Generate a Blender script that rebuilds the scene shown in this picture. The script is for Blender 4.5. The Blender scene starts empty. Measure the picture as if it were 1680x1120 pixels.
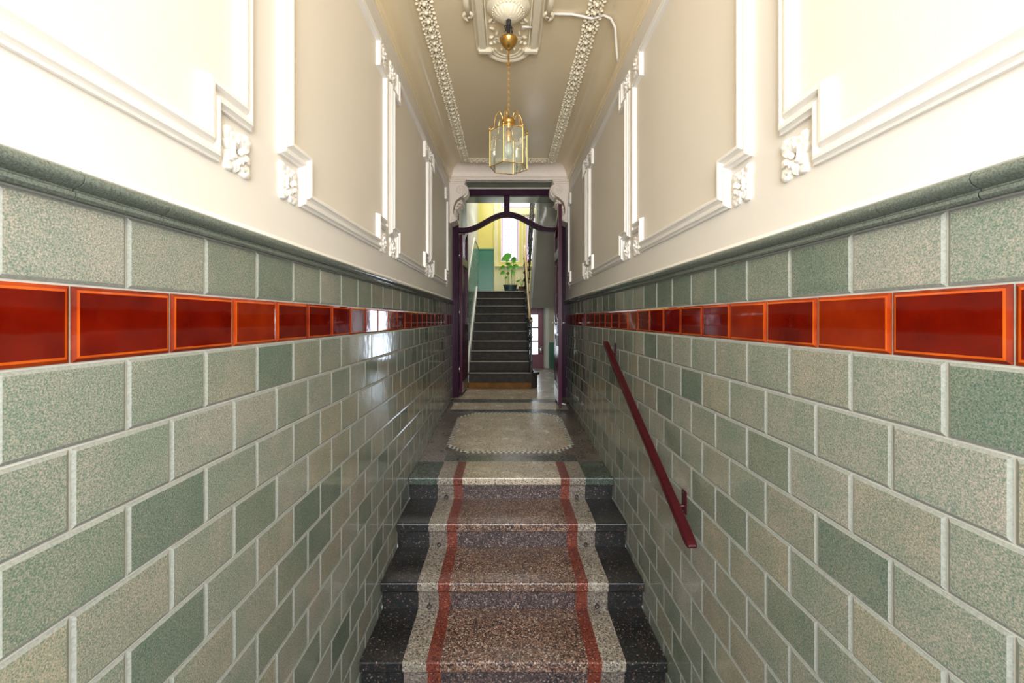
import bpy, math, random
from mathutils import Vector, Matrix, Euler
random.seed(7)
C = bpy.context.scene.collection
PI = math.pi
def R(a): return math.radians(a)

# ------------------------------------------------------------------ camera
cam_data = bpy.data.cameras.new('camera')
cam = bpy.data.objects.new('camera', cam_data); C.objects.link(cam)
cam.location = (0, 0, 0); cam.rotation_euler = (R(90), 0, 0)
cam_data.sensor_width = 36; cam_data.lens = 700/1680*36
cam_data.shift_x = (840-831)/1680; cam_data.shift_y = -(560-523)/1680
cam_data.clip_start = 0.02
bpy.context.scene.camera = cam
# ------------------------------------------------------------------ sky, light, exposure
w = bpy.data.worlds.new('world'); bpy.context.scene.world = w; w.use_nodes = True
bg = w.node_tree.nodes['Background']
bg.inputs[0].default_value = (0.86, 0.93, 1.0, 1); bg.inputs[1].default_value = 2.6
vs = bpy.context.scene.view_settings
vs.view_transform = 'Standard'; vs.look = 'None'; vs.gamma = 1; vs.use_curve_mapping = False
vs.exposure = 0.35
def area(name, loc, rot, sx, sy, power, color, spread=180):
    l = bpy.data.lights.new(name, 'AREA'); l.shape = 'RECTANGLE'; l.size = sx; l.size_y = sy
    l.energy = power; l.color = color; l.spread = R(spread)
    o = bpy.data.objects.new(name, l); C.objects.link(o); o.location = loc; o.rotation_euler = rot
    return o
# daylight through the open street door behind the camera
area('street_daylight', (0.037, -1.35, 0.65), (R(83), 0, 0), 1.3, 2.4, 118, (0.93, 0.97, 1.0), 170)
# warm fill light added above and behind the camera to brighten the near walls
lp = bpy.data.lights.new('entrance_fill', 'POINT'); lp.energy = 14; lp.color = (1.0, .95, .86); lp.shadow_soft_size = .12
lpo = bpy.data.objects.new('entrance_fill', lp); C.objects.link(lpo); lpo.location = (.03, -.55, 1.35)
# daylight through the stained window, the courtyard door and the courtyard window
area('stair_window_daylight', (0.37, 11.6, 4.6), (R(-42), 0, 0), 2.0, 2.0, 420, (0.98, 1.0, 0.93))
area('courtyard_daylight', (0.47, 10.12, -0.45), (R(-90), 0, 0), 0.8, 1.3, 10, (0.85, 0.9, 1.0))
area('courtyard_window_daylight', (1.5, 10.12, -0.35), (R(-90), 0, 0), 0.5, 1.2, 9, (0.66, 0.76, 1.0))
# upstairs daylight falling down the stairwell
area('stairwell_daylight', (0.1, 8.6, 3.55), (0, 0, 0), 1.2, 1.6, 42, (1.0, 0.98, 0.9))

# ------------------------------------------------------------------ materials
def S(r, g, b):
    f = lambda c: ((c/255)/12.92 if c/255 <= .04045 else (((c/255)+.055)/1.055)**2.4)
    return (f(r), f(g), f(b), 1)
def nm(name):
    m = bpy.data.materials.new(name); m.use_nodes = True
    nt = m.node_tree; return m, nt, nt.nodes['Principled BSDF']
def node(nt, t, **k):
    n = nt.nodes.new(t)
    for a, v in k.items(): setattr(n, a, v)
    return n
def ramp(nt, stops, interp='LINEAR'):
    r = node(nt, 'ShaderNodeValToRGB'); e = r.color_ramp; e.interpolation = interp
    while len(e.elements) < len(stops): e.elements.new(0.5)
    for i, (p, c) in enumerate(stops):
        e.elements[i].position = p; e.elements[i].color = c
    return r
def geo_pos(nt):
    return node(nt, 'ShaderNodeNewGeometry').outputs['Position']
def bump(nt, b, height, dist=.001, strength=.5):
    bn = node(nt, 'ShaderNodeBump'); bn.inputs['Distance'].default_value = dist; bn.inputs['Strength'].default_value = strength
    nt.links.new(height, bn.inputs['Height']); nt.links.new(bn.outputs[0], b.inputs['Normal'])
def paint(name, col, rough=.5, var=.06, scale=3.0, bscale=60, bdist=.0008, metal=0, spec=.5, coat=0):
    m, nt, b = nm(name)
    n = node(nt, 'ShaderNodeTexNoise'); n.inputs['Scale'].default_value = scale; n.inputs['Detail'].default_value = 5
    nt.links.new(geo_pos(nt), n.inputs['Vector'])
    c = Vector(col[:3])
    r = ramp(nt, [(.3, (*(c*(1-var)), 1)), (.7, (*(c*(1+var*.6)), 1))])
    nt.links.new(n.outputs['Fac'], r.inputs[0]); nt.links.new(r.outputs[0], b.inputs['Base Color'])
    b.inputs['Roughness'].default_value = rough; b.inputs['Metallic'].default_value = metal
    b.inputs['Specular IOR Level'].default_value = spec; b.inputs['Coat Weight'].default_value = coat
    n2 = node(nt, 'ShaderNodeTexNoise'); n2.inputs['Scale'].default_value = bscale
    nt.links.new(geo_pos(nt), n2.inputs['Vector'])
    bump(nt, b, n2.outputs['Fac'], bdist)
    return m
def terrazzo(name, stops, rough=.3, scale=150, big=None):
    m, nt, b = nm(name)
    v = node(nt, 'ShaderNodeTexVoronoi'); v.inputs['Scale'].default_value = scale
    nt.links.new(geo_pos(nt), v.inputs['Vector'])
    s = node(nt, 'ShaderNodeSeparateColor'); nt.links.new(v.outputs['Color'], s.inputs[0])
    r = ramp(nt, stops, 'CONSTANT'); nt.links.new(s.outputs[0], r.inputs[0])
    n = node(nt, 'ShaderNodeTexNoise'); n.inputs['Scale'].default_value = 5; n.inputs['Detail'].default_value = 6
    nt.links.new(geo_pos(nt), n.inputs['Vector'])
    r2 = ramp(nt, [(.3, (.78, .76, .74, 1)), (.7, (1.1, 1.1, 1.1, 1))]); nt.links.new(n.outputs['Fac'], r2.inputs[0])
    mx = node(nt, 'ShaderNodeMix', data_type='RGBA', blend_type='MULTIPLY'); mx.inputs['Factor'].default_value = 1
    nt.links.new(r.outputs[0], mx.inputs['A']); nt.links.new(r2.outputs[0], mx.inputs['B'])
    nt.links.new(mx.outputs['Result'], b.inputs['Base Color'])
    rr = node(nt, 'ShaderNodeMapRange'); rr.inputs['To Min'].default_value = rough*.75; rr.inputs['To Max'].default_value = rough*1.3
    nt.links.new(n.outputs['Fac'], rr.inputs['Value']); nt.links.new(rr.outputs[0], b.inputs['Roughness'])
    bump(nt, b, s.outputs[1], .0003, .25)
    return m
def green_tile(name, joined=False):
    m, nt, b = nm(name)
    if joined:
        a = node(nt, 'ShaderNodeAttribute', attribute_name='tint'); rnd = a.outputs['Fac']
    else:
        rnd = node(nt, 'ShaderNodeObjectInfo').outputs['Random']
    base = ramp(nt, [(0, (.160, .182, .155, 1)), (.10, (.240, .246, .214, 1)), (.30, (.272, .256, .218, 1)), (.48, (.250, .252, .222, 1)), (.66, (.288, .276, .250, 1)),
                     (.82, (.198, .212, .178, 1)), (.90, (.298, .272, .222, 1)), (1, (.23, .215, .155, 1))], 'CONSTANT')
    nt.links.new(rnd, base.inputs[0])
    n = node(nt, 'ShaderNodeTexNoise'); n.inputs['Scale'].default_value = 330; n.inputs['Detail'].default_value = 2; n.inputs['Roughness'].default_value = .6
    nt.links.new(geo_pos(nt), n.inputs['Vector'])
    sp = ramp(nt, [(.33, (.42, .62, .54, 1)), (.46, (.82, .94, .86, 1)), (.54, (1.05, 1.03, .96, 1)), (.68, (1.6, 1.42, 1.32, 1))])
    nt.links.new(n.outputs['Fac'], sp.inputs[0])
    n3 = node(nt, 'ShaderNodeTexNoise'); n3.inputs['Scale'].default_value = 7; n3.inputs['Detail'].default_value = 3
    nt.links.new(geo_pos(nt), n3.inputs['Vector'])
    cl_ = ramp(nt, [(.35, (.88, .95, .92, 1)), (.65, (1.12, 1.06, 1.04, 1))]); nt.links.new(n3.outputs['Fac'], cl_.inputs[0])
    mx0 = node(nt, 'ShaderNodeMix', data_type='RGBA', blend_type='MULTIPLY'); mx0.inputs['Factor'].default_value = 1
    nt.links.new(base.outputs[0], mx0.inputs['A']); nt.links.new(cl_.outputs[0], mx0.inputs['B'])
    mx = node(nt, 'ShaderNodeMix', data_type='RGBA', blend_type='MULTIPLY'); mx.inputs['Factor'].default_value = 1
    nt.links.new(mx0.outputs['Result'], mx.inputs['A']); nt.links.new(sp.outputs[0], mx.inputs['B'])
    nt.links.new(mx.outputs['Result'], b.inputs['Base Color'])
    b.inputs['Roughness'].default_value = .09; b.inputs['IOR'].default_value = 1.5
    n2 = node(nt, 'ShaderNodeTexNoise'); n2.inputs['Scale'].default_value = 14; n2.inputs['Detail'].default_value = 2
    nt.links.new(geo_pos(nt), n2.inputs['Vector']); bump(nt, b, n2.outputs['Fac'], .002, .35)
    return m
def red_glaze(name, lo, hi):
    m, nt, b = nm(name)
    n = node(nt, 'ShaderNodeTexNoise'); n.inputs['Scale'].default_value = 9; n.inputs['Detail'].default_value = 5
    nt.links.new(geo_pos(nt), n.inputs['Vector'])
    r = ramp(nt, [(.3, lo), (.72, hi)]); nt.links.new(n.outputs['Fac'], r.inputs[0])
    nt.links.new(r.outputs[0], b.inputs['Base Color'])
    b.inputs['Roughness'].default_value = .05; b.inputs['Coat Weight'].default_value = .4; b.inputs['Coat Roughness'].default_value = .03
    n2 = node(nt, 'ShaderNodeTexNoise'); n2.inputs['Scale'].default_value = 12
    nt.links.new(geo_pos(nt), n2.inputs['Vector']); bump(nt, b, n2.outputs['Fac'], .0015, .3)
    return m
def glass(name, col=(1, 1, 1, 1), refl=.9, haze=0):
    m, nt, b = nm(name); nt.nodes.remove(b)
    t = node(nt, 'ShaderNodeBsdfTransparent'); t.inputs[0].default_value = col
    g = node(nt, 'ShaderNodeBsdfGlossy'); g.inputs['Roughness'].default_value = .02
    f = node(nt, 'ShaderNodeFresnel'); f.inputs[0].default_value = 1.5
    ml = node(nt, 'ShaderNodeMath', operation='MULTIPLY'); ml.inputs[1].default_value = refl
    mx = node(nt, 'ShaderNodeMixShader')
    nt.links.new(f.outputs[0], ml.inputs[0]); nt.links.new(ml.outputs[0], mx.inputs[0])
    nt.links.new(t.outputs[0], mx.inputs[1]); nt.links.new(g.outputs[0], mx.inputs[2])
    out = mx.outputs[0]
    if haze:  # pale haze mixed into the glass colour so it looks brighter
        df = node(nt, 'ShaderNodeBsdfDiffuse'); df.inputs[0].default_value = (.8, .85, .75, 1); mx2 = node(nt, 'ShaderNodeMixShader'); mx2.inputs[0].default_value = haze
        nt.links.new(out, mx2.inputs[1]); nt.links.new(df.outputs[0], mx2.inputs[2]); out = mx2.outputs[0]
    nt.links.new(out, nt.nodes['Material Output'].inputs[0])
    return m
M = {}
M['wall'] = paint('cream_wall_paint', (.76, .705, .63, 1), .42, .03, 1.5, 40, .0006)
M['panel'] = paint('panel_canvas_paint', (.75, .68, .575, 1), .5, .03, 1.5, 220, .0008)
M['moulding'] = paint('white_moulding_paint', (.85, .80, .735, 1), .32, .02, 3, 50, .0004)
M['ceiling'] = paint('ceiling_paint', (.88, .735, .50, 1), .24, .04, 1.2, 30, .0008)
M['plaster'] = paint('ornament_plaster', (.88, .785, .60, 1), .45, .04, 20, 90, .0008)
M['console'] = paint('console_plaster', (.90, .79, .69, 1), .5, .04, 30, 80, .001)
M['grout'] = paint('grout', (.50, .485, .43, 1), .8, .15, 12, 120, .001)
M['tile'] = green_tile('green_glazed_tile'); M['tile_far'] = green_tile('green_glazed_tile_far', True)
M['tile_edge'] = paint('thin_glaze_edge', (.275, .285, .25, 1), .14, .2, 200, 20, .0006)
M['cap'] = paint('cap_glaze', (.145, .168, .140, 1), .10, .45, 300, 20, .001, coat=.3)
M['red'] = red_glaze('oxblood_glaze', (.085, .0022, .0009, 1), (.165, .0065, .0012, 1))
M['red2'] = red_glaze('amber_red_glaze', (.15, .007, .0012, 1), (.26, .022, .0025, 1))
M['amber'] = red_glaze('amber_glaze_edge', (.42, .05, .004, 1), (.64, .12, .008, 1))
M['amber_dark'] = red_glaze('burnt_amber_edge', (.22, .018, .003, 1), (.40, .05, .005, 1))
M['brown_edge'] = red_glaze('brown_glaze_edge', (.12, .012, .006, 1), (.28, .03, .008, 1))
d = (.02, .018, .018, 1)
M['tz_center'] = terrazzo('terrazzo_pink_brown', [(0, (.022, .017, .017, 1)), (.26, (.11, .055, .038, 1)), (.5, (.19, .105, .072, 1)), (.74, (.31, .19, .135, 1)), (.92, (.46, .40, .34, 1))], .34)
M['tz_cream'] = terrazzo('terrazzo_cream', [(0, (.07, .06, .055, 1)), (.15, (.21, .175, .14, 1)), (.45, (.31, .27, .215, 1)), (.85, (.46, .42, .36, 1))], .32)
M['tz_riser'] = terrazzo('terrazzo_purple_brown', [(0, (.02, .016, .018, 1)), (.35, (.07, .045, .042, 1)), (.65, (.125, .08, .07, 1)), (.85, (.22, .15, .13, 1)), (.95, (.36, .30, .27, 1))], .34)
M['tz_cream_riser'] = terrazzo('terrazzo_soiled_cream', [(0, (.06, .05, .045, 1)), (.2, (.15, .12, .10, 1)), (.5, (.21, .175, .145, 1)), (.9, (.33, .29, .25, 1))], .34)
M['tz_red'] = terrazzo('terrazzo_red', [(0, (.05, .012, .01, 1)), (.2, (.15, .028, .014, 1)), (.6, (.21, .044, .022, 1)), (.95, (.34, .16, .11, 1))], .34)
M['tz_black'] = terrazzo('terrazzo_black', [(0, (.008, .009, .010, 1)), (.6, (.018, .019, .018, 1)), (.88, (.07, .038, .03, 1)), (.97, (.2, .15, .12, 1))], .3)
M['tz_green'] = terrazzo('terrazzo_dark_green', [(0, (.04, .055, .045, 1)), (.5, (.075, .10, .08, 1)), (.9, (.15, .18, .15, 1))], .26)
M['tz_border'] = terrazzo('terrazzo_grey_pink', [(0, (.04, .032, .028, 1)), (.3, (.11, .085, .07, 1)), (.7, (.18, .145, .12, 1)), (.92, (.32, .28, .24, 1))], .28)
M['tz_field'] = terrazzo('terrazzo_ivory_field', [(0, (.13, .10, .07, 1)), (.12, (.40, .33, .24, 1)), (.5, (.54, .46, .34, 1)), (.85, (.64, .58, .46, 1))], .25)
M['tz_grey'] = terrazzo('terrazzo_grey_band', [(0, (.06, .065, .06, 1)), (.5, (.13, .135, .12, 1)), (.9, (.22, .22, .2, 1))], .2)
M['mos_light'] = paint('mosaic_ivory', (.66, .62, .52, 1), .3)
M['mos_dark'] = paint('mosaic_black_green', (.035, .05, .045, 1), .3)
M['purple'] = paint('aubergine_gloss_paint', (.034, .006, .022, 1), .38, .15, 6, 25, .0006, spec=.1)
M['purple_lit'] = paint('lit_aubergine_gloss_paint', (.060, .005, .022, 1), .3, .15, 6, 25, .0006, spec=.15)  # the aubergine paint made redder, its lit tone put into the colour
M['rail_red'] = paint('dark_red_rail_paint', (.045, .003, .006, 1), .25, .15, 8, 30, .0005, spec=.4)
M['black'] = paint('black_iron', (.018, .018, .02, 1), .35)
M['steel'] = paint('brushed_steel', (.6, .6, .6, 1), .28, metal=1)
M['brass'] = paint('polished_brass', (.83, .52, .16, 1), .16, .05, metal=1)
M['brass_dark'] = paint('aged_brass', (.52, .31, .09, 1), .24, .1, metal=1)
M['glass'] = glass('clear_glass', (.97, .985, .97, 1)); M['lantern_glass'] = glass('lantern_glass', (.93, .97, .92, 1), 1.3, .10)
M['stained'] = glass('milky_leaded_glass', (.64, .62, .64, 1), .5); M['pink'] = glass('pink_glass', (.62, .10, .24, 1), .5)
M['lead'] = paint('lead', (.25, .22, .25, 1), .5)
M['yellow'] = paint('yellow_wall_paint', (.74, .64, .17, 1), .45); M['pale_yellow'] = paint('pale_yellow_paint', (.80, .74, .40, 1), .4)
M['teal'] = paint('teal_dado_paint', (.045, .205, .125, 1), .3); M['teal_stone'] = terrazzo('teal_flecked_dado', [(0, (.05, .17, .13, 1)), (.35, (.16, .38, .31, 1)), (.7, (.50, .62, .56, 1))], .2, 45)
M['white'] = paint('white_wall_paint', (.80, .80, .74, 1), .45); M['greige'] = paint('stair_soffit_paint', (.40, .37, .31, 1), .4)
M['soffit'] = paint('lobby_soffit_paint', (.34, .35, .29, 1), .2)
M['beige'] = paint('beige_wall_paint', (.62, .56, .42, 1), .45)
M['step_wood'] = paint('dark_worn_stair_wood', (.042, .033, .026, 1), .5, .35, 14, 60, .001, spec=.15)
M['nosing'] = paint('worn_nosing', (.16, .155, .125, 1), .35, .2, 10, spec=.3)
M['plinth'] = paint('ochre_wood', (.19, .085, .018, 1), .5, .3, 8, spec=.1); M['oak'] = paint('pale_oak_handrail', (.50, .34, .15, 1), .3, .2, 6)
M['maroon_door'] = paint('maroon_door_paint', (.22, .012, .045, 1), .3)
M['leaf'] = paint('leaf_green', (.10, .40, .03, 1), .35, .3, 20); M['stem'] = paint('plant_stem', (.20, .26, .08, 1), .5); M['leaf_yellow'] = paint('yellowing_leaf', (.75, .5, .06, 1), .4)
M['pot'] = paint('dark_green_pot', (.03, .06, .06, 1), .4); M['terracotta'] = paint('brown_pot', (.11, .045, .025, 1), .5); M['soil'] = paint('soil', (.03, .02, .012, 1), .9)
M['notice'] = paint('pale_blue_notice', (.52, .56, .78, 1), .25, .25, 30)
M['street'] = paint('pavement', (.35, .34, .32, 1), .8)
M['bulb'] = glass('bulb_glass', (.97, .97, .98, 1), 1.8, .22)

# ------------------------------------------------------------------ mesh builder
class MB:
    def __init__(s): s.v = []; s.f = []; s.m = []; s.t = []
    def add(s, vs, fs, m=0, t=0.0):
        o = len(s.v); s.v += [tuple(p) for p in vs]
        for f in fs: s.f.append([i+o for i in f]); s.m.append(m); s.t.append(t)
    def box(s, x0, x1, y0, y1, z0, z1, m=0):
        s.add([(x0,y0,z0),(x1,y0,z0),(x1,y1,z0),(x0,y1,z0),(x0,y0,z1),(x1,y0,z1),(x1,y1,z1),(x0,y1,z1)],
              [(0,3,2,1),(4,5,6,7),(0,1,5,4),(1,2,6,5),(2,3,7,6),(3,0,4,7)], m)
    def bbox(s, x0, x1, y0, y1, z0, z1, b=.004, m=0):     # box with chamfered edges
        x0, x1 = sorted((x0, x1)); y0, y1 = sorted((y0, y1)); z0, z1 = sorted((z0, z1))
        b = min(b, (x1-x0)/3, (y1-y0)/3, (z1-z0)/3)
        vs = []; X = (x0, x1); Y = (y0, y1); Z = (z0, z1)
        for i in (0, 1):
            for j in (0, 1):
                for k in (0, 1):
                    sx, sy, sz = 1-2*i, 1-2*j, 1-2*k
                    vs += [(X[i], Y[j]+sy*b, Z[k]+sz*b), (X[i]+sx*b, Y[j], Z[k]+sz*b), (X[i]+sx*b, Y[j]+sy*b, Z[k])]
        def q(i, j, k, a): return ((i*2+j)*2+k)*3+a
        fs = []
        for i in (0, 1): fs.append([q(i,0,0,0), q(i,1,0,0), q(i,1,1,0), q(i,0,1,0)])
        for j in (0, 1): fs.append([q(0,j,0,1), q(1,j,0,1), q(1,j,1,1), q(0,j,1,1)])
        for k in (0, 1): fs.append([q(0,0,k,2), q(1,0,k,2), q(1,1,k,2), q(0,1,k,2)])
        for i in (0, 1):
            for j in (0, 1): fs.append([q(i,j,0,0), q(i,j,1,0), q(i,j,1,1), q(i,j,0,1)])
            for k in (0, 1): fs.append([q(i,0,k,0), q(i,1,k,0), q(i,1,k,2), q(i,0,k,2)])
        for j in (0, 1):
            for k in (0, 1): fs.append([q(0,j,k,1), q(1,j,k,1), q(1,j,k,2), q(0,j,k,2)])
        for i in (0, 1):
            for j in (0, 1):
                for k in (0, 1): fs.append([q(i,j,k,0), q(i,j,k,1), q(i,j,k,2)])
        s.add(vs, fs, m)
    def prism(s, poly, axis, a, b, m=0):                  # poly of 2D points; axis 0,1,2
        def P(p, t):
            return {0: (t, p[0], p[1]), 1: (p[0], t, p[1]), 2: (p[0], p[1], t)}[axis]
        n = len(poly)
        s.add([P(p, a) for p in poly]+[P(p, b) for p in poly],
              [list(range(n)), list(range(2*n-1, n-1, -1))]+[(i, (i+1) % n, (i+1) % n+n, i+n) for i in range(n)], m)
    def strip(s, pa, pb, m=0):                            # quad strip between two open polylines
        n = len(pa); s.add(list(pa)+list(pb), [(i, i+1, n+i+1, n+i) for i in range(n-1)], m)
    def tube(s, path, r, n=8, m=0, cap=True):
        path = [Vector(p) for p in path]; rings = []; up = None
        rr = r if isinstance(r, (list, tuple)) else [r]*len(path)
        for i, p in enumerate(path):
            d = (path[min(i+1, len(path)-1)]-path[max(i-1, 0)]).normalized()
            if up is None:
                up = Vector((0, 0, 1)) if abs(d.z) < .9 else Vector((1, 0, 0))
            a = (up-d*up.dot(d)).normalized(); b = d.cross(a); up = a
            rings.append([p+a*rr[i]*math.cos(2*PI*k/n)+b*rr[i]*math.sin(2*PI*k/n) for k in range(n)])
        vs = [q for g in rings for q in g]; fs = []
        for i in range(len(path)-1):
            for k in range(n): fs.append((i*n+k, i*n+(k+1) % n, (i+1)*n+(k+1) % n, (i+1)*n+k))
        if cap: fs += [list(range(n))[::-1], list(range(len(vs)-n, len(vs)))]
        s.add(vs, fs, m)
    def lathe(s, prof, c=(0, 0, 0), n=24, m=0, flute=0, fl_n=12):
        vs = []; fs = []
        for (r, z) in prof:
            for k in range(n):
                a = 2*PI*k/n; q = r*(1+flute*math.cos(fl_n*a))
                vs.append((c[0]+q*math.cos(a), c[1]+q*math.sin(a), c[2]+z))
        for i in range(len(prof)-1):
            for k in range(n): fs.append((i*n+k, i*n+(k+1) % n, (i+1)*n+(k+1) % n, (i+1)*n+k))
        fs += [list(range(n))[::-1], list(range(len(vs)-n, len(vs)))]
        s.add(vs, fs, m)
    def blob(s, c, rad, rot=(0, 0, 0), m=0, nu=8, nv=5, point=0):
        mt = Euler(rot).to_matrix(); vs = []; fs = []
        for j in range(nv+1):
            t = PI*j/nv
            for k in range(nu):
                a = 2*PI*k/nu; p = Vector((math.sin(t)*math.cos(a), math.sin(t)*math.sin(a), math.cos(t)))
                if point: p.y *= 1-point*max(0, p.x); p.z *= 1-point*max(0, p.x)
                vs.append(Vector(c)+mt @ Vector((p.x*rad[0], p.y*rad[1], p.z*rad[2])))
        for j in range(nv):
            for k in range(nu): fs.append((j*nu+k, j*nu+(k+1) % nu, (j+1)*nu+(k+1) % nu, (j+1)*nu+k))
        s.add(vs, fs, m)
    def build(s, name, mats, parent=None, smooth=False, off=(0, 0, 0), kind=None, label=None, tint=False):
        me = bpy.data.meshes.new(name)
        me.from_pydata([(p[0]-off[0], p[1]-off[1], p[2]-off[2]) for p in s.v], [], s.f)
        mats = mats if isinstance(mats, (list, tuple)) else [mats]
        for q in mats: me.materials.append(M[q])
        me.polygons.foreach_set('material_index', s.m)
        if tint:
            at = me.attributes.new('tint', 'FLOAT', 'FACE'); at.data.foreach_set('value', s.t)
        me.validate(); 
        import bmesh
        b = bmesh.new(); b.from_mesh(me); bmesh.ops.remove_doubles(b, verts=b.verts, dist=1e-6) if smooth else None
        bmesh.ops.recalc_face_normals(b, faces=b.faces); b.to_mesh(me); b.free()
        if smooth:
            me.polygons.foreach_set('use_smooth', [True]*len(me.polygons))
            if smooth == 'auto': me.set_sharp_from_angle(angle=R(38))
        o = bpy.data.objects.new(name, me); C.objects.link(o)
        if parent: o.parent = parent
        if kind: o['kind'] = kind
        if label: o['label'] = label
        return o
def tag(o, label=None, cat=None, group=None, kind=None):
    if label: o['label'] = label
    if cat: o['category'] = cat
    if group: o['group'] = group
    if kind: o['kind'] = kind
    return o
def thing(name, label, cat, loc=(0, 0, 0), rz=0, group=None):
    o = bpy.data.objects.new(name, None); C.objects.link(o); o.location = loc; o.rotation_euler = (0, 0, rz)
    o.empty_display_size = .1
    return tag(o, label, cat, group)
def copy_tree(o, parent=None):
    c = o.copy(); C.objects.link(c)
    if parent: c.parent = parent
    for ch in list(o.children): copy_tree(ch, c)
    return c
def inst(src, parent, loc, rot=(0, 0, 0), sc=(1, 1, 1)):
    c = src.copy(); C.objects.link(c); c.parent = parent; c.location = loc; c.rotation_euler = rot; c.scale = sc
    return c

XL, XR = -.788, .862           # faces of the two long walls
Y0, YE = -1.2, 6.0             # street door wall, beam at the far end
ZC = 2.14                      # ceiling
ZL = -1.277                    # top of the short stair
YF = 6.30                      # door frame
ZH = -1.15                     # stair lobby floor
ZG = ZL-4*.184                 # street level floor
def zf(y): return ZL if y < 3.82 else (ZL+(ZH-ZL)*(y-3.82)/(6.12-3.82) if y < 6.12 else ZH)

# ================================================================== SETTING: long walls
PIT_L, PIT_R, RH = .2295, .2300, .152
def sweep_profile_y(mb, prof, y0, y1, m=0):               # prof of (x,z) extruded in Y, closed
    mb.prism(prof, 1, y0, y1, m)
def tile_mesh(mb, L, H, bev=.006, dep=.0075, mats=(0, 0), org=(0, 0, 0), t=0.0, sgn=1, tilt=(0, 0), rim=None):
    # faces +X (sgn=1) or -X, centred on org at the tile bed
    a, b = L/2, H/2
    def P(x, y, z): return (org[0]+sgn*(x+y*tilt[0]+z*tilt[1]), org[1]+y, org[2]+z)
    vs = []
    loops = [(0, 0), (dep*.55, 0), (dep, bev)]+([(dep+.0006, bev+.0045)] if rim is not None else [])
    for (x, s) in loops:
        vs += [P(x, -a+s, -b+s), P(x, a-s, -b+s), P(x, a-s, b-s), P(x, -a+s, b-s)]
    o = len(mb.v); mb.v += vs
    for j in range(len(loops)-1):
        for k in range(4):
            mb.f.append([o+j*4+k, o+j*4+(k+1) % 4, o+j*4+4+(k+1) % 4, o+j*4+4+k]); mb.m.append(mats[1] if j < 2 else rim); mb.t.append(t)
    q = (len(loops)-1)*4; mb.f.append([o+q, o+q+1, o+q+2, o+q+3]); mb.m.append(mats[0]); mb.t.append(t)

# rosette for the corners of the panel frames: local plane YZ, relief towards +X
def petal(mb, a, r0, r1, wd, h0, h1, groove=.004, c=(0, 0), nt=6, ns=5):
    ca, sa = math.cos(a), math.sin(a); vs = []; fs = []
    for i in range(nt+1):
        t = i/nt; r = r0+(r1-r0)*t; w_ = wd*.5*(.28+.95*math.sin(PI*min(1, t*.98+.02)**.85)) if t < 1 else wd*.10
        for k in range(ns+1):
            q = -1+2*k/ns
            h = h0+(h1-h0)*math.sin(t*2.3)-groove*(1-abs(q))*(1-t*.4)-.5*(h1-h0+.006)*q*q*q*q
            if i == nt: h -= .004
            y, z = r*ca-q*w_*sa, r*sa+q*w_*ca
            vs.append((h, c[0]+y, c[1]+z))
    n = ns+1
    for i in range(nt):
        for k in range(ns): fs.append((i*n+k, i*n+k+1, (i+1)*n+k+1, (i+1)*n+k))
    # skirt down to the wall
    rim = [k for k in range(n)][::-1]+[i*n for i in range(1, nt+1)]+[nt*n+k for k in range(1, n)]+[i*n+ns for i in range(nt-1, 0, -1)]
    b = len(vs); vs += [(0, vs[q][1], vs[q][2]) for q in rim]; m_ = len(rim)
    for i in range(m_): fs.append((rim[i], rim[(i+1) % m_], b+(i+1) % m_, b+i))
    mb.add(vs, fs)
def rosette_mb():
    mb = MB()
    for (dy, dz) in ((-.060, .064), (.052, -.060), (.052, .058), (-.056, -.060)):
        petal(mb, math.atan2(dz, dy), .026, math.hypot(dy, dz), .046, .004, .015, .005)
    for k in range(8): petal(mb, 2*PI*k/8+.2, .016, .062, .034, .006, .017, .006)
    for k in range(6): petal(mb, 2*PI*k/6+.45, .007, .039, .027, .010, .024, .007)
    mb.blob((.018, 0, 0), (.011, .009, .010), nu=10, nv=6)
    return mb
def frame_profile():
    # (distance inward from the outer edge, relief)
    return [(0, 0), (0, .010), (.006, .012), (.010, .016), (.012, .022), (.020, .024), (.026, .018), (.030, .014),
            (.036, .014), (.040, .022), (.046, .029), (.056, .030), (.062, .024), (.064, .012), (.066, .006), (.066, 0)]
def notched(y0, y1, z0, z1, n=.145):
    return [(y0+n, z0), (y1-n, z0), (y1-n, z0+n), (y1, z0+n), (y1, z1-n), (y1-n, z1-n), (y1-n, z1), (y0+n, z1),
            (y0+n, z1-n), (y0, z1-n), (y0, z0+n), (y0+n, z0+n)]
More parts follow.
